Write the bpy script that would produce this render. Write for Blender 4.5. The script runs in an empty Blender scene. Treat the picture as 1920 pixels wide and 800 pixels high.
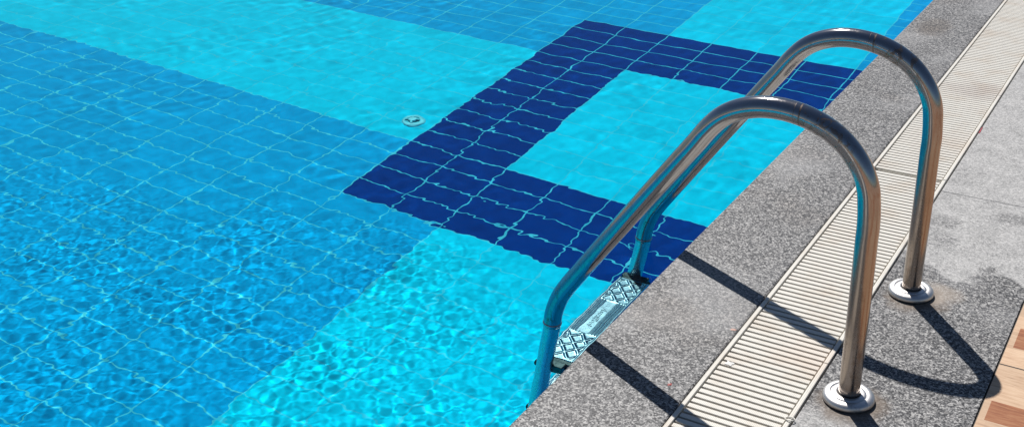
import bpy, bmesh, math, random
import numpy as np
from mathutils import Vector, Matrix
random.seed(5); rng = np.random.default_rng(11)
S = bpy.context.scene; COL = S.collection
TX0, TY0, TA = -2.5873, 1.4150, 0.2633          # floor tile grid: origin and long side
ZW, ZF = -0.045, -1.544                          # water level, pool floor
XE, XW = -0.566, -0.500                          # coping edge, pool wall
GL, GR, XT = -0.2932, -0.0757, 0.2409            # grating edges, tile edge

# ------------------------------------------------------------------ nodes
class N:
    def __init__(s, name):
        s.m = bpy.data.materials.new(name); s.m.use_nodes = True
        s.t = s.m.node_tree; s.t.nodes.clear()
        s.out = s.t.nodes.new('ShaderNodeOutputMaterial')
    def n(s, typ, **k):
        o = s.t.nodes.new('ShaderNode' + typ)
        for a, b in k.items(): setattr(o, a, b)
        return o
    def put(s, sock, v):
        if isinstance(v, bpy.types.NodeSocket): s.t.links.new(v, sock)
        elif isinstance(v, (tuple, list)) and len(v) == 3 and sock.type == 'RGBA': sock.default_value = (*v, 1)
        else: sock.default_value = v
    def math(s, op, a, b=0.0, c=0.0, clamp=False):
        o = s.n('Math', operation=op, use_clamp=clamp)
        s.put(o.inputs[0], a); s.put(o.inputs[1], b); s.put(o.inputs[2], c); return o.outputs[0]
    def mix(s, f, a, b, mode='MIX'):
        o = s.n('Mix', data_type='RGBA', blend_type=mode)
        s.put(o.inputs[0], f); s.put(o.inputs[6], a); s.put(o.inputs[7], b); return o.outputs[2]
    def pos(s):
        g = s.n('NewGeometry'); return g.outputs['Position']
    def objco(s):
        return s.n('TexCoord').outputs['Object']
    def sep(s, v):
        o = s.n('SeparateXYZ'); s.put(o.inputs[0], v); return o.outputs
    def comb(s, x, y, z=0.0):
        o = s.n('CombineXYZ'); s.put(o.inputs[0], x); s.put(o.inputs[1], y); s.put(o.inputs[2], z); return o.outputs[0]
    def noise(s, co, scale, detail=3, rough=.5, dist=0, col=False):
        o = s.n('TexNoise'); s.put(o.inputs['Vector'], co); o.inputs['Scale'].default_value = scale
        o.inputs['Detail'].default_value = detail; o.inputs['Roughness'].default_value = rough
        o.inputs['Distortion'].default_value = dist; return o.outputs['Color' if col else 'Fac']
    def voro(s, co, scale, feature='F1', out='Distance', rand=1):
        o = s.n('TexVoronoi', feature=feature); s.put(o.inputs['Vector'], co); o.inputs['Scale'].default_value = scale
        o.inputs['Randomness'].default_value = rand; return o.outputs[out]
    def ramp(s, f, stops, interp='LINEAR'):
        o = s.n('ValToRGB'); s.put(o.inputs[0], f); r = o.color_ramp; r.interpolation = interp
        while len(r.elements) < len(stops): r.elements.new(.5)
        for e, (p, c) in zip(r.elements, stops):
            e.position = p; e.color = (*c, 1) if isinstance(c, tuple) else (c, c, c, 1)
        return o.outputs[0]
    def sm(s, v, a, b):
        o = s.n('MapRange', interpolation_type='SMOOTHSTEP'); s.put(o.inputs[0], v)
        o.inputs[1].default_value = a; o.inputs[2].default_value = b; return o.outputs[0]
    def bump(s, h, strength=.3, dist=.001):
        o = s.n('Bump'); o.inputs['Strength'].default_value = strength; o.inputs['Distance'].default_value = dist
        s.put(o.inputs['Height'], h); return o.outputs[0]
    def principled(s, col, rough=.5, metal=0.0, normal=None, spec=.5, coat=0.0):
        o = s.n('BsdfPrincipled'); s.put(o.inputs['Base Color'], col); s.put(o.inputs['Roughness'], rough)
        s.put(o.inputs['Metallic'], metal); o.inputs['Specular IOR Level'].default_value = spec
        o.inputs['Coat Weight'].default_value = coat; o.inputs['Coat Roughness'].default_value = .20
        if normal is not None: s.put(o.inputs['Normal'], normal)
        s.t.links.new(o.outputs[0], s.out.inputs['Surface']); return s.m

def within(n, v, lo, hi):       # lo <= v < hi -> 1
    a = n.math('GREATER_THAN', v, lo - 1e-4); b = n.math('LESS_THAN', v, hi - 1e-4)
    return n.math('MULTIPLY', a, b)

def mat_pool_tile(wall=False):
    n = N('pool_wall_tile' if wall else 'pool_floor_tile')
    x, y, z = n.sep(n.pos())
    if wall:
        u = n.math('DIVIDE', n.math('SUBTRACT', z, ZF), TA)
        k = n.math('ADD', n.math('MULTIPLY', u, 0.0), 7.5)
    else:
        u = n.math('DIVIDE', n.math('SUBTRACT', x, TX0), TA); k = n.math('FLOOR', u)
    v = n.math('DIVIDE', n.math('SUBTRACT', y, TY0), TA / 2)
    j = n.math('FLOOR', v)
    ring = n.math('MULTIPLY', within(n, k, 0, 8), within(n, j, 0, 17))
    inner = n.math('MULTIPLY', within(n, k, 2, 6), within(n, j, 4, 13))
    dark = n.math('SUBTRACT', ring, inner, clamp=True)
    arm = n.math('MULTIPLY', n.math('LESS_THAN', k, -.5), within(n, j, 4, 13))
    legn = n.math('MULTIPLY', within(n, k, 2, 6), n.math('LESS_THAN', j, -.5))
    legf = n.math('MULTIPLY', within(n, k, 2, 6), n.math('GREATER_THAN', j, 16.5))
    cy = n.math('ADD', n.math('ADD', inner, arm), n.math('ADD', legn, legf), clamp=True)
    # per tile shade
    w = n.n('TexWhiteNoise', noise_dimensions='2D'); n.put(w.inputs['Vector'], n.comb(n.math('FLOOR', u), j))
    wv = n.math('ADD', n.math('MULTIPLY', w.outputs['Value'], .10), .95)
    mot = n.math('ADD', n.math('MULTIPLY', n.noise(n.pos(), 22, 4, .6), .24), .88)
    big = n.math('ADD', n.math('MULTIPLY', n.noise(n.pos(), 1.2, 2), .16), .92)
    sh = n.math('MULTIPLY', n.math('MULTIPLY', wv, mot), big)
    c = n.mix(cy, MID, CYAN); c = n.mix(dark, c, DARK)
    vs = n.n('VectorMath', operation='SCALE'); n.put(vs.inputs[0], c); n.put(vs.inputs['Scale'], sh); c = vs.outputs[0]
    fu = n.math('ABSOLUTE', n.math('SUBTRACT', n.math('FRACT', u), .5)); fv = n.math('ABSOLUTE', n.math('SUBTRACT', n.math('FRACT', v), .5))
    gw = .0029
    gu = n.math('GREATER_THAN', fu, .5 - gw / TA); gv = n.math('GREATER_THAN', fv, .5 - gw * 2 / TA)
    g = n.math('MAXIMUM', gu, gv)
    gd = n.mix(n.math('MULTIPLY', dark, .35), (1, 1, 1), (.55, .60, .75))
    gc = n.mix(n.sm(n.noise(n.pos(), 6, 3), .35, .7), GROUT, (.08, .62, .78))
    gc = n.mix(1, gc, gd, 'MULTIPLY')
    gs = n.mix(cy, g, n.math('MULTIPLY', g, .6))
    c = n.mix(gs, c, gc)
    return n.principled(c, .6, spec=0.0)

CYAN = (.0, .73, .97); MID = (.0, .425, .80); DARK = (.0, .042, .25); GROUT = (.12, .74, .86)

def mat_water():
    n = N('pool_water')
    g = n.n('BsdfRefraction'); g.inputs['IOR'].default_value = 1.333; g.inputs['Roughness'].default_value = 0
    g.inputs['Color'].default_value = (.72, .98, 1, 1)
    s = n.n('BsdfGlossy'); s.inputs['Roughness'].default_value = .02
    f = n.n('Fresnel'); f.inputs['IOR'].default_value = 1.333
    mx = n.n('MixShader'); n.put(mx.inputs[0], n.math('MULTIPLY', f.outputs[0], .45))
    n.t.links.new(g.outputs[0], mx.inputs[1]); n.t.links.new(s.outputs[0], mx.inputs[2])
    n.t.links.new(mx.outputs[0], n.out.inputs['Surface']); return n.m

def mat_granite(kind):
    n = N('granite_' + kind)
    P = n.pos(); x, y, z = n.sep(P)
    Pd = P
    cell = n.voro(Pd, 250, out='Color'); cv = n.sep(cell)[0]
    nf = n.noise(Pd, 250, 3, .65); nm = n.noise(Pd, 95, 3, .6)
    v = n.math('ADD', n.math('MULTIPLY', cv, .30), n.math('ADD', n.math('MULTIPLY', nf, .75), n.math('MULTIPLY', nm, .45)))
    base = n.ramp(v, [(.58, (.012, .013, .016)), (.69, (.078, .079, .084)), (.80, (.195, .193, .192)), (.95, (.50, .49, .475))])
    big = n.n('TexVoronoi'); n.put(big.inputs['Vector'], P); big.inputs['Scale'].default_value = 75
    bc = n.sep(big.outputs['Color']); near_c = n.math('LESS_THAN', big.outputs['Distance'], .42)
    base = n.mix(n.math('MULTIPLY', n.math('MULTIPLY', n.math('GREATER_THAN', bc[0], .90), near_c), .6), base, (.022, .022, .025))
    base = n.mix(n.math('MULTIPLY', n.math('MULTIPLY', n.math('GREATER_THAN', bc[1], .88), near_c), .35), base, (.42, .41, .39))
    pink = n.sm(n.noise(P, 3.1, 3), .52, .72)
    base = n.mix(n.math('MULTIPLY', pink, .28), base, n.mix(1, base, (.78, .62, .50), 'MULTIPLY'))
    blot = n.noise(P, 7, 5, .65)
    base = n.mix(n.math('MULTIPLY', n.sm(blot, .50, .75), .42), base, n.mix(1, base, (.50, .48, .46), 'MULTIPLY'))
    base = n.mix(n.math('MULTIPLY', n.sm(n.noise(P, 2.2, 4), .50, .65), .30), base, (.44, .44, .44))
    base = n.mix(1, base, (.91, .91, .91), 'MULTIPLY')
    def spot(cx, cy, r, sx=1.0):
        dx = n.math('MULTIPLY', n.math('SUBTRACT', x, cx), 1 / sx); dy = n.math('SUBTRACT', y, cy)
        d = n.math('SQRT', n.math('ADD', n.math('MULTIPLY', dx, dx), n.math('MULTIPLY', dy, dy)))
        d = n.math('ADD', d, n.math('MULTIPLY', n.math('SUBTRACT', n.noise(P, 14, 4, .65), .5), r * 1.1))
        return n.math('SUBTRACT', 1.0, n.sm(d, r * .55, r * 1.15))
    if kind == 'coping':
        st = n.math('MAXIMUM', spot(-.47, 2.72, .13, .55), n.math('MULTIPLY', spot(-.47, .12, .10), .5))
        base = n.mix(n.math('MULTIPLY', st, .45), base, n.mix(1, base, (.50, .38, .27), 'MULTIPLY'))
        rough = .5
    else:
        # dried, paler part of the slabs
        w = n.noise(P, 4.5, 4, .6)
        edge = n.math('ADD', y, n.math('MULTIPLY', n.math('SUBTRACT', w, .5), .55))
        pale = n.math('MAXIMUM', n.sm(edge, .645, .68), n.math('MULTIPLY', spot(-.03, -.16, .10), .85))
        dk = n.math('MAXIMUM', n.math('MAXIMUM', spot(-.02, .93, .05), spot(.15, 1.03, .045, 1.4)), n.math('MAXIMUM', spot(-.02, .82, .07), n.math('MULTIPLY', spot(-.03, 1.3, .05), .45)))
        pale = n.math('MULTIPLY', pale, n.math('SUBTRACT', 1.0, n.math('MULTIPLY', dk, .5)))
        pc = n.ramp(n.math('ADD', n.math('MULTIPLY', v, .75), n.math('MULTIPLY', n.noise(P, 16, 4, .6), .35)), [(.50, (.16, .158, .155)), (.70, (.35, .347, .34)), (.95, (.56, .55, .535))])
        base = n.mix(n.math('MULTIPLY', pale, .88), base, pc)
        # grime round the flanges
        gr = n.math('MAXIMUM', spot(0.012, -.012, .078), spot(.012, .488, .078))
        base = n.mix(n.math('MULTIPLY', gr, .80), base, n.mix(n.noise(P, 50, 3), (.05, .035, .025), (.26, .20, .15)))
        ring = n.math('MULTIPLY', spot(.05, .53, .06), n.math('SUBTRACT', 1.0, spot(.0, .5, .06)))
        base = n.mix(n.math('MULTIPLY', ring, .5), base, (.42, .36, .30))
        rough = .55
    rg = n.math('ADD', rough, n.math('MULTIPLY', nm, .15))
    return n.principled(base, rg, normal=n.bump(nf, .35, .0012), spec=.35)

def mat_deck_tile():
    n = N('wood_look_tile')
    P = n.pos(); x, y, z = n.sep(P)
    tl = .60
    v = n.math('DIVIDE', n.math('SUBTRACT', y, .291), tl); u = n.math('DIVIDE', n.math('SUBTRACT', x, XT), tl)
    # planks of the printed pattern, staggered per column
    row = n.math('DIVIDE', n.math('SUBTRACT', y, .142 - .0728 * 40), .0765)
    rowf = n.math('FLOOR', row)
    w0 = n.n('TexWhiteNoise', noise_dimensions='1D'); n.put(w0.inputs['W'], rowf)
    lx = n.math('DIVIDE', n.math('ADD', x, n.math('MULTIPLY', w0.outputs['Value'], .5)), .52)
    w = n.n('TexWhiteNoise', noise_dimensions='2D'); n.put(w.inputs['Vector'], n.comb(rowf, n.math('FLOOR', lx)))
    cellv = w.outputs['Value']
    brown_r = n.math('ADD', within(n, y, .066, .142), within(n, y, .372, .464), clamp=True)
    near = n.math('LESS_THAN', x, .60)
    other = n.math('GREATER_THAN', cellv, .60)
    inzone = n.math('MULTIPLY', near, within(n, y, -.08, .62))
    br = n.mix(inzone, other, brown_r)
    br = n.math('MULTIPLY', br, n.math('GREATER_THAN', x, .256))
    gco = n.n('Mapping'); n.put(gco.inputs[0], P); gco.inputs['Scale'].default_value = (9, 75, 1)
    g1 = n.noise(gco.outputs[0], 1.0, 5, .65, 1.2)
    g2 = n.noise(gco.outputs[0], 3.2, 4, .7, .6)
    gg = n.math('ADD', n.math('MULTIPLY', g1, .6), n.math('MULTIPLY', g2, .4))
    cream = n.ramp(gg, [(.28, (.24, .15, .10)), (.43, (.50, .33, .21)), (.60, (.60, .43, .29)), (.75, (.38, .30, .24))])
    brown = n.ramp(gg, [(.28, (.10, .03, .014)), (.46, (.30, .105, .042)), (.66, (.42, .20, .095))])
    tint = n.math('ADD', n.math('MULTIPLY', cellv, .25), .85)
    c = n.mix(br, cream, brown)
    vs = n.n('VectorMath', operation='SCALE'); n.put(vs.inputs[0], c); n.put(vs.inputs['Scale'], tint); c = vs.outputs[0]
    fu = n.math('ABSOLUTE', n.math('SUBTRACT', n.math('FRACT', u), .5)); fv = n.math('ABSOLUTE', n.math('SUBTRACT', n.math('FRACT', v), .5))
    g = n.math('MAXIMUM', n.math('GREATER_THAN', fu, .5 - .0022 / tl), n.math('GREATER_THAN', fv, .5 - .0022 / tl))
    c = n.mix(g, c, (.03, .024, .018))
    return n.principled(c, .55, normal=n.bump(n.math('SUBTRACT', gg, n.math('MULTIPLY', g, 1.5)), .3, .001), spec=.35)

def mat_pvc():
    n = N('white_plastic')
    P = n.pos(); x, y, z = n.sep(P)
    c = n.mix(n.sm(n.noise(P, 9, 4, .6), .45, .75), (.66, .635, .575), (.60, .54, .46))
    c = n.mix(n.math('MULTIPLY', n.sm(n.noise(P, 60, 4, .7), .5, .8), .35), c, (.42, .38, .33))
    # rusty wash at the far end, scuff at the near end
    for cx, cy, r, col, a in ((-.16, 2.02, .10, (.42, .35, .31), .42), (-.12, 1.5, .14, (.64, .56, .48), .3), (-.10, .12, .10, (.66, .52, .42), .35)):
        dx = n.math('MULTIPLY', n.math('SUBTRACT', x, cx), .8); dy = n.math('SUBTRACT', y, cy)
        d = n.math('ADD', n.math('SQRT', n.math('ADD', n.math('MULTIPLY', dx, dx), n.math('MULTIPLY', dy, dy))), n.math('MULTIPLY', n.math('SUBTRACT', n.noise(P, 12, 3), .5), r))
        c = n.mix(n.math('MULTIPLY', n.math('SUBTRACT', 1.0, n.sm(d, r * .3, r * 1.2)), a), c, col)
    rib = n.n('TexWave', wave_type='BANDS', bands_direction='X'); n.put(rib.inputs[0], P); rib.inputs['Scale'].default_value = 90
    return n.principled(c, .5, normal=n.bump(rib.outputs['Fac'], .35, .0008), spec=.35)

def mat_steel(name, dirt=.5, rough=.1, base=(.66, .655, .65), coat=0.0):
    n = N(name)
    P = n.pos(); m = n.n('Mapping'); n.put(m.inputs[0], P); m.inputs['Scale'].default_value = (60, 60, 5)
    streak = n.noise(m.outputs[0], 1, 5, .7)
    sp = n.noise(P, 48, 5, .7)
    k = n.sm(n.math('ADD', n.math('MULTIPLY', streak, .6), n.math('MULTIPLY', sp, .4)), .50, .68)
    z = n.sep(P)[2]
    lowk = n.math('SUBTRACT', 1.0, n.sm(z, .0, .35))
    k = n.math('MULTIPLY', k, n.math('MULTIPLY', n.math('ADD', .35, n.math('MULTIPLY', lowk, .65)), dirt))
    if dirt > .5:
        xx = n.sep(P)[0]
        low = n.math('MULTIPLY', n.math('SUBTRACT', 1.0, n.sm(z, .28, .52)), n.sm(xx, -.25, -.12))
        base = n.mix(low, base, (.31, .26, .225))
        zone = n.math('MULTIPLY', n.math('MULTIPLY', n.sm(xx, -.19, -.13), n.math('SUBTRACT', 1.0, n.sm(xx, -.06, -.02))), n.math('GREATER_THAN', z, .42))
        blotch = n.math('MULTIPLY', zone, n.sm(n.noise(P, 34, 4, .7, 1.0), .50, .60))
        weld = n.math('MAXIMUM', within(n, xx, -.1535, -.1505), n.math('MULTIPLY', within(n, xx, -.1640, -.1625), .7))
        weld = n.math('MULTIPLY', weld, n.math('GREATER_THAN', z, .3))
        specks = n.math('MULTIPLY', n.sm(n.noise(P, 130, 4, .75), .66, .72), n.sm(n.noise(P, 14, 2), .45, .6))
        k = n.math('MAXIMUM', k, n.math('MAXIMUM', n.math('MULTIPLY', blotch, .75), n.math('MAXIMUM', n.math('MULTIPLY', weld, .8), n.math('MULTIPLY', specks, .8))))
    col = n.mix(k, base, (.17, .11, .07))
    if dirt > .5: rough = n.math('ADD', rough, n.math('MULTIPLY', low, .12))
    r = n.math('ADD', n.math('ADD', rough, n.math('MULTIPLY', k, .35)), n.math('MULTIPLY', n.noise(P, 30, 3), .06))
    return n.principled(col, r, 1.0, normal=n.bump(n.math('ADD', n.noise(P, 22, 3), n.math('MULTIPLY', n.noise(P, 160, 3), .12)), .06, .002), coat=coat)

def mat_simple(name, col, rough=.5, metal=0.0, spec=.5, var=.25, scale=40):
    n = N(name); f = n.math('ADD', n.math('MULTIPLY', n.noise(n.pos(), scale, 4, .6), var * 2), 1 - var)
    vs = n.n('VectorMath', operation='SCALE'); vs.inputs[0].default_value = col; n.put(vs.inputs['Scale'], f)
    return n.principled(vs.outputs[0], rough, metal, spec=spec)

# ------------------------------------------------------------------ mesh helpers
def link(name, bm, mat, parent=None, smooth=False, bevel=0):
    me = bpy.data.meshes.new(name)
    if isinstance(bm, bmesh.types.BMesh): bm.to_mesh(me); bm.free()
    else: me.from_pydata(*bm)
    me.materials.append(mat)
    if smooth: me.polygons.foreach_set('use_smooth', [True] * len(me.polygons))
    o = bpy.data.objects.new(name, me); COL.objects.link(o)
    if parent: o.parent = parent; o.matrix_parent_inverse = parent.matrix_world.inverted()
    if bevel:
        b = o.modifiers.new('Bevel', 'BEVEL'); b.width = bevel; b.segments = 2; b.limit_method = 'ANGLE'
    return o
def box(bm, x0, x1, y0, y1, z0, z1):
    r = bmesh.ops.create_cube(bm, size=1)
    bmesh.ops.transform(bm, verts=r['verts'], matrix=Matrix.Translation(((x0+x1)/2, (y0+y1)/2, (z0+z1)/2)) @ Matrix.Diagonal((x1-x0, y1-y0, z1-z0, 1)))
    return r['verts']
def tube(bm, pts, rad, seg=48, caps=True):
    """tube along a polyline in 3D; rad number or list"""
    pts = [Vector(p) for p in pts]; n = len(pts); rings = []
    for i, p in enumerate(pts):
        t = (pts[min(i+1, n-1)] - pts[max(i-1, 0)]).normalized()
        a = Vector((0, 1, 0)) if abs(t.y) < .9 else Vector((1, 0, 0))
        u = t.cross(a).normalized(); v = t.cross(u).normalized()
        r = rad[i] if isinstance(rad, (list, tuple)) else rad
        rings.append([bm.verts.new(p + (u*math.cos(2*math.pi*k/seg) + v*math.sin(2*math.pi*k/seg))*r) for k in range(seg)])
    for a, b in zip(rings, rings[1:]):
        for k in range(seg): bm.faces.new((a[k], a[(k+1) % seg], b[(k+1) % seg], b[k]))
    if caps: bm.faces.new(rings[0][::-1]); bm.faces.new(rings[-1])
    bmesh.ops.recalc_face_normals(bm, faces=bm.faces)
def lathe(bm, prof, seg=72, c=(0, 0, 0)):
    rings = [[bm.verts.new((c[0]+r*math.cos(2*math.pi*k/seg), c[1]+r*math.sin(2*math.pi*k/seg), c[2]+z)) for k in range(seg)] for r, z in prof]
    for a, b in zip(rings, rings[1:]):
        for k in range(seg): bm.faces.new((a[k], a[(k+1) % seg], b[(k+1) % seg], b[k]))
    bmesh.ops.recalc_face_normals(bm, faces=bm.faces)
def thing(name, label, cat, loc=(0, 0, 0), group=None):
    o = bpy.data.objects.new(name, None); COL.objects.link(o); o.location = loc; o.empty_display_size = .1
    tag(o, label, cat, group); bpy.context.view_layer.update(); return o
def tag(o, label, cat, group=None):
    o['label'] = label; o['category'] = cat
    if group: o['group'] = group
def struct(o): o['kind'] = 'structure'; return o

# ------------------------------------------------------------------ setting
M_gran = mat_granite('coping'); M_slab = mat_granite('slab'); M_deck = mat_deck_tile()
M_pvc = mat_pvc(); M_floor = mat_pool_tile(); M_wall = mat_pool_tile(True); M_water = mat_water()
X0, Y0, Y1 = -12.9, -4.0, 14.0       # pool extents

def sheet(name, x0, x1, y0, y1, z, mat):
    bm = bmesh.new(); vs = [bm.verts.new(p) for p in ((x0,y0,z),(x1,y0,z),(x1,y1,z),(x0,y1,z))]; bm.faces.new(vs)
    return struct(link(name, bm, mat))
sheet('ground', -400, 400, -400, 400, -1.9, mat_simple('earth', (.16, .13, .09), .9))
floor_o = sheet('pool_floor', X0, XW, Y0, Y1, ZF, M_floor)
bm = bmesh.new()
box(bm, XW, XW + .06, Y0, Y1, -1.89, -.034)
box(bm, X0 - .3, X0, Y0 - .3, Y1 + .3, -1.89, -.034)
box(bm, X0, XW + .06, Y0 - .3, Y0, -1.89, -.034)
box(bm, X0, XW + .06, Y1, Y1 + .3, -1.89, -.034)
wall_o = struct(link('pool_wall', bm, M_wall))
# coping and granite slabs; long stones with hairline joints
def slabs(name, x0, x1, joints, zt, zb, mat, gap=.0012, bev=.004):
    bm = bmesh.new()
    for a, b in zip(joints, joints[1:]): box(bm, x0, x1, a + gap, b - gap, zb, zt)
    return struct(link(name, bm, mat, bevel=bev))
slabs('pool_coping', XE, GL - .003, [-4, 18], 0, -.032, M_gran, 0, .005)
slabs('granite_paving', GR + .004, XT - .0015, [-4, 1.125, 3.6, 6.1, 8.6, 11.1, 13.6, 18], 0, -.04, M_slab, .0010, .0012)
bm = bmesh.new()
box(bm, XT, 16, -14, 18, -.05, -.001); struct(link('tile_deck', bm, M_deck, bevel=.002))
bm = bmesh.new(); box(bm, XT - .03, XT + .01, -4, 18, -.06, -.012); box(bm, GR + .003, XT - .02, -4, 18, -.07, -.0402)
struct(link('mortar_bed', bm, mat_simple('mortar', (.05, .045, .04), .9)))
# deck beyond the other sides of the pool
bm = bmesh.new()
box(bm, -30, X0 + .02, -14, 30, -.05, 0); box(bm, X0 + .02, XW + .3, Y1 - .02, 30, -.05, 0); box(bm, X0 + .02, XT - .001, -14, Y0 + .02, -.05, -.0015)
struct(link('far_paving', bm, mat_simple('far_stone', (.42, .39, .35), .7)))
# gutter channel under the grating
bm = bmesh.new(); box(bm, GL - .02, GR + .02, -4, 14, -.09, -.0125); struct(link('gutter_channel', bm, mat_simple('channel_plastic', (.74, .72, .66), .6)))

# ------------------------------------------------------------------ water
def axis(segs):
    out = [segs[0][0]]
    for a, b, d in segs:
        n = max(1, round((b - a) / d)); out += list(np.linspace(a, b, n + 1)[1:])
    return np.array(out)
XA = axis([(X0, -7, .08), (-7, -5, .02), (-5, -4, .009), (-4, XW + .02, .0052)])
YA = axis([(Y0, -1.6, .05), (-1.6, -1, .01), (-1, 2.1, .0052), (2.1, 2.4, .008), (2.4, 4.2, .011), (4.2, 6, .03), (6, Y1, .09)])
GX, GY = np.meshgrid(XA, YA)
def smooth(v, a, b): t = np.clip((v - a) / (b - a), 0, 1); return t*t*(3-2*t)
def field(n, l0, l1, slope, ang=None, spread=math.pi, warp=None):
    X, Y = (GX, GY) if warp is None else (GX + warp[0], GY + warp[1])
    h = np.zeros_like(GX); s = slope * math.sqrt(2.0 / n)
    for i in range(n):
        lam = l0 * (l1 / l0) ** rng.random(); k = 2 * math.pi / lam
        th = rng.random() * 2 * math.pi if ang is None else ang + rng.normal() * spread
        h += s / k * np.sin(k * (X * math.cos(th) + Y * math.sin(th)) + rng.random() * 6.283)
    return h
def blobs(n, l0, l1):   # 0..1 slowly varying mask
    f = field(n, l0, l1, 1.0); f = f / f.std(); return f
w1 = field(10, .25, .7, .10); w2 = field(10, .25, .7, .10)
low = blobs(12, .6, 1.8)
bound = GY - .42 + .10 * low + .35 * smooth(-GX, 1.7, 2.4)
chop = 1 - smooth(bound, -.28, .22)
chop = np.clip(chop, 0, 1)
H = field(26, .22, .8, .003)
H += field(40, .07, .20, .0029, warp=(w1, w2)) * (.75 + .35 * np.tanh(low))
# fine ripples: their light pattern lands on the floor about 0.8 m down-sun of them
fine = 1 - smooth(GY - 1.72 + .10 * low + .35 * smooth(-GX - 1.6, 1.7, 2.4), -.30, .30)
H += (field(120, .018, .050, .0040) + field(70, .045, .12, .0036, ang=.9, spread=.9, warp=(w1, w2))) * (.17 + .83 * fine) * (.85 + .28 * np.tanh(blobs(16, .3, .9)))
H += field(90, .020, .055, .0062) * chop + field(40, .05, .11, .003, warp=(w1, w2)) * chop
for cx, cy, amp, lam, R in ((-.715, .50, .00028, .035, .06), (-.715, .0, .0002, .035, .06)):
    r = np.hypot(GX - cx, GY - cy) + 1e-6
    H += amp * np.cos(2 * math.pi * r / lam) * np.exp(-(r / R) ** 2)
ny, nx = GX.shape
V = np.stack([GX.ravel(), GY.ravel(), (H + ZW).ravel()], 1)
idx = np.arange(ny * nx).reshape(ny, nx)
Q = np.stack([idx[:-1, :-1], idx[:-1, 1:], idx[1:, 1:], idx[1:, :-1]], -1).reshape(-1, 4)
me = bpy.data.meshes.new('water'); me.vertices.add(len(V)); me.vertices.foreach_set('co', V.astype(np.float32).ravel())
me.loops.add(Q.size); me.loops.foreach_set('vertex_index', Q.astype(np.int32).ravel())
me.polygons.add(len(Q)); me.polygons.foreach_set('loop_start', np.arange(0, Q.size, 4, dtype=np.int32))
me.polygons.foreach_set('use_smooth', np.ones(len(Q), bool)); me.update(calc_edges=True); me.validate()
me.materials.append(M_water)
water = bpy.data.objects.new('water', me); COL.objects.link(water); struct(water)

# ------------------------------------------------------------------ grating
def grating_section(y0, y1, label, joints_l, joints_r):
    t = thing('gutter_grating', label, 'drain grating', ((GL+GR)/2, y0, 0), 'sections of the overflow gutter grating')
    bm = bmesh.new(); p = .0199; y = y0 + .004
    while y + .0142 < y1 - .001:
        vs = box(bm, GL + .0125, GR - .0125, y, y + .0142, -.009, -.0004)
        for v in vs:
            if v.co.z < -.005: v.co.y += .002 if v.co.y < y + .005 else -.002
        y += p
    o = link('slat_panel', bm, M_pvc, t, bevel=.0014)
    for xa, xb, js in ((GL, GL + .010, joints_l), (GR - .010, GR, joints_r)):
        js = [y0] + [j for j in js if y0 < j < y1] + [y1]
        for a, b in zip(js, js[1:]):
            bm = bmesh.new(); box(bm, xa, xb, a + .001, b - .001, -.028, .0022)
            link('edge_rail', bm, M_pvc, t, bevel=.0016)
JL, JR = [.298, 2.35], [.105, 2.0]
grating_section(-2.0, 1.2, 'white slatted gutter grating under the handrails, nearer section', JL, JR)
grating_section(1.2015, 5.5, 'white slatted gutter grating with a brownish stain, farther section beyond the rails', JL, JR)
bm = bmesh.new()
ring = [(-.0795 + .0095*math.cos(a), -.131 + .0065*math.sin(a), .0048 + .001*math.cos(a)) for a in np.linspace(0, 2*math.pi, 33)]
tube(bm, ring, .0013, 8, False)
o = link('plastic_loop', bm, M_pvc, None, True); tag(o, 'tiny white plastic loop lying on the grating edge by the near flange', 'loop')

# ------------------------------------------------------------------ ladder
M_rail = mat_steel('polished_steel', .9, .075, (.36, .355, .365), .55); M_flange = mat_steel('flange_steel', .35, .40, (.68, .665, .65))
M_leg = mat_steel('wet_steel', .15, .24, (.52, .58, .58)); M_blk = mat_simple('black_plastic', (.012, .014, .016), .35)
RT = .0218
def arc_profile():
    P = [(0, .004), (-.0005, .10), (-.001, .2), (-.002, .30), (-.003, .37)]
    # big bend fitted on (0,.39) -> apex (-.205,.604) -> diagonal
    key = [(-.003, .40), (-.006, .44), (-.013, .482), (-.031, .521), (-.060, .556), (-.097, .582), (-.143, .600), (-.190, .607), (-.236, .604), (-.278, .591), (-.312, .570), (-.340, .540), (-.366, .503)]
    P += key
    # straight diagonal
    P += [(-.40, .4565), (-.46, .374), (-.52, .2905), (-.58, .2065), (-.62, .150), (-.645, .1145)]
    P += [(-.667, .083), (-.685, .053), (-.697, .024), (-.705, -.004), (-.7085, -.030)]
    return P
def smooth_curve(P, sub=6):       # Catmull-Rom
    P = [Vector((x, 0, z)) for x, z in P]; out = []
    for i in range(len(P) - 1):
        a, b, c, d = P[max(i-1, 0)], P[i], P[i+1], P[min(i+2, len(P)-1)]
        for s in range(sub):
            t = s / sub
            out.append(.5*((2*b) + (c-a)*t + (2*a-5*b+4*c-d)*t*t + (3*b-a-3*c+d)*t**3))
    out.append(P[-1]); return out
RAILC = smooth_curve(arc_profile())
LEG_T = Vector((-.105, 0, -.9945)).normalized(); LEG0 = Vector((-.7085, 0, -.030)); LEGL = .98
ladder = thing('pool_ladder', 'polished steel pool ladder with two arched handrails and a submerged step', 'pool ladder', (0, .25, 0))
rails = []
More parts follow.
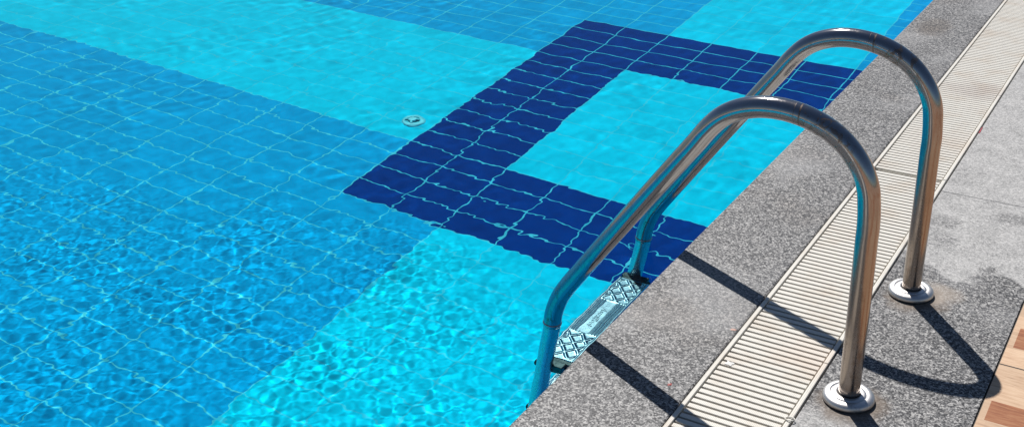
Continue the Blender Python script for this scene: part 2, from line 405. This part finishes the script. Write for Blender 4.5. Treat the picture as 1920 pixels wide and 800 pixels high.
for y in (0.0, .5):
    bm = bmesh.new(); tube(bm, [(p.x, y, p.z) for p in RAILC], RT, 56)
    r = link('handrail', bm, M_rail, ladder, True); rails.append(r)
    bm = bmesh.new(); tube(bm, [(*(LEG0 + LEG_T*s)[:1], y, (LEG0 + LEG_T*s).z) for s in (-.01, 0, .2, .5, .75, LEGL)], .0208, 56)
    link('lower_leg', bm, M_leg, r, True)
    bm = bmesh.new(); q0 = LEG0 + Vector((.0004, 0, .004))
    tube(bm, [(q0.x - LEG_T.x*.004, y, q0.z + .004), (q0.x, y, q0.z), (q0.x + LEG_T.x*.006, y, q0.z - .006)], [.0222, .0232, .0222], 56)
    link('collar', bm, M_rail, r, True)
    bm = bmesh.new(); e = LEG0 + LEG_T*LEGL
    tube(bm, [(e.x + .006, y, e.z + .06), (e.x, y, e.z), (e.x - .001, y, e.z - .012)], [.024, .024, .017], 40); link('end_cap', bm, M_blk, r, True)
    bm = bmesh.new()
    lathe(bm, [(.0505, 0), (.0528, .0025), (.0532, .006), (.0522, .0105), (.0495, .0140), (.045, .0160), (.0390, .0172), (.0375, .0168), (.0365, .0150), (.0355, .0158), (.0345, .0172), (.031, .0180), (.0265, .0183), (.0240, .0180), (.0225, .0165), (.0222, .004)], 96, (0, y, 0.0008))
    link('base_flange', bm, M_flange, ladder, True)
    bm = bmesh.new()
    lathe(bm, [(.0213, 0), (.0232, .0006), (.0230, .0022), (.0215, .003)], 64, (0, y, .0185)); 
    link('seal_ring', bm, M_blk, ladder, True)
    bm = bmesh.new(); b = LEG0 + LEG_T*.145
    tube(bm, [(b.x - .0215, y - .002, b.z), (b.x - .0235, y - .002, b.z), (b.x - .0250, y - .002, b.z)], [.006, .0058, .003], 20)

def step(zs):
    s0 = (LEG0.z - zs) / -LEG_T.z; lx = LEG0.x + LEG_T.x * s0
    xl, xr = lx - .028, lx + .060; ya, yb = .040, .462; zt = zs
    bm = bmesh.new()
    # tread plate as a height-field: quilted diamonds at both ends, ribs and a plain panel in the middle
    nu, nv = 64, 300
    xs = np.linspace(xl, xr, nu); ys = np.linspace(ya, yb, nv); grid = []
    yq1, yq2 = ya + .128, yb - .128
    for j, y in enumerate(ys):
        row = []
        for i, x in enumerate(xs):
            u = (x - xl) / (xr - xl); z = 0
            if u < .05 or u > .95: z = .0022
            elif ya + .006 < y < yb - .006:
                if y < yq1 or y > yq2:
                    a = x / .042 + y / .046; b = x / .042 - y / .046
                    d = min(abs(a % 1 - .5), abs(b % 1 - .5)) * 2
                    edge = .10 < u < .90 and (y < yq1 - .005 or y > yq2 + .005)
                    z = .0022 * (.5 + .5 * math.cos(math.pi * min(1, d / .42)))
                    if not edge: z = .001
                else:
                    if u < .28 or u > .66: z = .0016 * (.5 + .5 * math.cos(2*math.pi * (x - xl) / .0072))
                    else: z = .0002
            row.append(bm.verts.new((x, y, zt + z)))
        grid.append(row)
    for j in range(nv-1):
        for i in range(nu-1): bm.faces.new((grid[j][i], grid[j][i+1], grid[j+1][i+1], grid[j+1][i]))
    lowr = []
    per = [grid[0][i] for i in range(nu)] + [grid[j][-1] for j in range(1, nv)] + [grid[-1][i] for i in range(nu-2, -1, -1)] + [grid[j][0] for j in range(nv-2, 0, -1)]
    lo = [bm.verts.new((v.co.x, v.co.y, zt - .022)) for v in per]
    for k in range(len(per)): bm.faces.new((per[k], lo[k], lo[(k+1) % len(per)], per[(k+1) % len(per)]))
    bmesh.ops.recalc_face_normals(bm, faces=bm.faces)
    st = link('step', bm, M_step, ladder, True)
    for yy, sgn in ((ya, -1), (yb, 1)):
        bm = bmesh.new()
        y0, y1 = sorted((yy - sgn*.006, yy + sgn*.016))
        box(bm, xl + .004, xr - .002, y0, y1, zt - .030, zt - .0035)
        yleg = 0.0 if sgn < 0 else .5
        # clamp round the leg
        t = LEG_T; c = Vector((lx, yleg, zt))
        tube(bm, [(lx, yleg - sgn*.010, zt - .016), (lx - .028, yleg - sgn*.010, zt - .016), (lx - .032, yleg - sgn*.010, zt - .016)], [.013, .013, .009], 24)
        yA, yB = sorted((yleg - sgn*.004, yy + sgn*.012)); box(bm, lx - .030, lx + .046, yA, yB, zt - .034, zt - .002)
        link('end_bracket', bm, M_blk, st, bevel=.002)
    bm = bmesh.new(); box(bm, (xl+xr)/2 + .004, (xl+xr)/2 + .026, yb - .016, yb - .004, zt + .0005, zt + .0042); link('screw_cap', bm, M_blk, st, bevel=.001)
    return st, (xl, xr, zt)
M_step = mat_simple('stamped_steel', (.62, .66, .69), .20, 1.0, var=.10)
st, (xl, xr, zt) = step(-.245)
for zz in (-.495, -.745): step(zz)
# raised maker's lettering in the middle of the top step (read from the pool side)
cu = bpy.data.curves.new('lettering', 'FONT'); cu.body = 'AstralPool'; cu.size = .0225; cu.extrude = .0014; cu.shear = .25; cu.align_x = 'CENTER'; cu.align_y = 'CENTER'
tmp = bpy.data.objects.new('tmp', cu); COL.objects.link(tmp); bpy.context.view_layer.update()
me = bpy.data.meshes.new_from_object(tmp.evaluated_get(bpy.context.evaluated_depsgraph_get())); bpy.data.objects.remove(tmp)
me.transform(Matrix.Translation((xl + .47*(xr-xl), .251, zt + .0012)) @ Matrix.Rotation(-math.pi/2, 4, 'Z')); me.materials.clear(); me.materials.append(M_step)
lt = bpy.data.objects.new('lettering', me); COL.objects.link(lt); lt.parent = st

# ------------------------------------------------------------------ floor drain and debris
dr = thing('floor_drain', 'round white drain fitting in the pale blue floor beside the navy tiles', 'floor drain', (-2.70, 2.115, ZF))
Mw = mat_simple('drain_plastic', (.22, .78, .86), .5, var=.05)
bm = bmesh.new(); lathe(bm, [(.032, .0), (.032, .007), (.042, .008), (.050, .005), (.052, .0)], 48, (-2.70, 2.115, ZF + .0005)); link('rim', bm, Mw, dr, True)
bm = bmesh.new(); lathe(bm, [(.001, .004), (.031, .003)], 32, (-2.70, 2.115, ZF)); link('sump', bm, mat_simple('drain_dark', (.03, .58, .68), .6), dr)
bm = bmesh.new()
for a in range(4):
    ca, sa = math.cos(a*math.pi/2 + .4), math.sin(a*math.pi/2 + .4)
    tube(bm, [(-2.70, 2.115, ZF + .011), (-2.70 + ca*.033, 2.115 + sa*.033, ZF + .011)], .005, 8)
lathe(bm, [(.001, .016), (.018, .016), (.02, .008)], 24, (-2.70, 2.115, ZF)); link('spokes', bm, Mw, dr)
def fleck(x, y, s, col, label, z=.0003, sx=1.3, sy=1.0, nm='petal_scrap'):
    bm = bmesh.new(); n = 11; r = random.Random(int(x*1000)); c = bm.verts.new((x, y, z + .0016)); vs = []
    for i in range(n):
        a = 2*math.pi*i/n; q = s*(.45 + .75*r.random()); vs.append(bm.verts.new((x + q*math.cos(a)*sx, y + q*math.sin(a)*sy, z + .0006*r.random())))
    for i in range(n): bm.faces.new((vs[i], vs[(i+1) % n], c))
    o = link(nm, bm, mat_simple('scrap_' + label[:4], col, .6), None, True); tag(o, label, 'scrap'); 
fleck(-.3425, -.134, .0055, (.30, .035, .03), 'small dark red scrap on the granite coping near the rail shadow')
fleck(-.3055, .138, .006, (.50, .30, .24), 'small pinkish scrap lying on the coping against the grating edge')

fleck(-.0705, 1.64, .006, (.42, .05, .07), 'thin crimson streak along the far grating edge beside the paving', .0012, .35, 6, 'paint_streak')
fleck(-.262, .005, .011, (.66, .65, .62), 'dried white smear across the near grating slats', .0004, 1.2, .9, 'plaster_smear')

# ------------------------------------------------------------------ camera, light
cam = bpy.data.cameras.new('camera'); co = bpy.data.objects.new('camera', cam); COL.objects.link(co)
co.location = (.46278, -2.02153, 1.40638); co.rotation_euler = (1.115848, .024381, .55115)
cam.sensor_width = 36; cam.lens = 2143.285 / 1920 * 36; cam.clip_end = 2000; cam.clip_start = .01
S.camera = co
sd = Vector((-.52, .60, 1.0)).normalized()
L = bpy.data.lights.new('sun', 'SUN'); L.energy = 4.9; L.angle = math.radians(.53); L.color = (1, .962, .915)
lo = bpy.data.objects.new('sun', L); COL.objects.link(lo); lo.rotation_euler = sd.to_track_quat('Z', 'Y').to_euler()
W = bpy.data.worlds.new('World'); S.world = W; W.use_nodes = True; wt = W.node_tree
sky = wt.nodes.new('ShaderNodeTexSky'); sky.sky_type = 'NISHITA'; sky.sun_disc = False
sky.sun_elevation = math.asin(sd.z); sky.sun_rotation = math.atan2(sd.x, sd.y); sky.altitude = 200; sky.air_density = 1; sky.dust_density = .4; sky.ozone_density = 3.5
bg = wt.nodes['Background']; wt.links.new(sky.outputs[0], bg.inputs[0]); bg.inputs[1].default_value = .05
# caustics through the water
L.cycles.is_caustics_light = True
water.cycles.is_caustics_caster = True
for o in S.objects:
    if o.type == 'MESH' and o.name.split('.')[0] in ('pool_floor', 'pool_wall', 'lower_leg', 'step', 'end_bracket', 'screw_cap', 'lettering', 'end_cap', 'rim', 'sump', 'spokes', 'collar', 'handrail'):
        o.cycles.is_caustics_receiver = True
S.render.engine = 'CYCLES'
cy = S.cycles; cy.max_bounces = 10; cy.transmission_bounces = 8; cy.diffuse_bounces = 3; cy.glossy_bounces = 5
cy.caustics_reflective = False; cy.caustics_refractive = True; cy.sample_clamp_indirect = 4; cy.sample_clamp_direct = 0; cy.blur_glossy = 0.0
cy.use_denoising = True; cy.denoiser = 'OPENIMAGEDENOISE'
vs = S.view_settings; vs.view_transform = 'Standard'; vs.look = 'None'; vs.exposure = .14; vs.gamma = 1; vs.use_curve_mapping = False
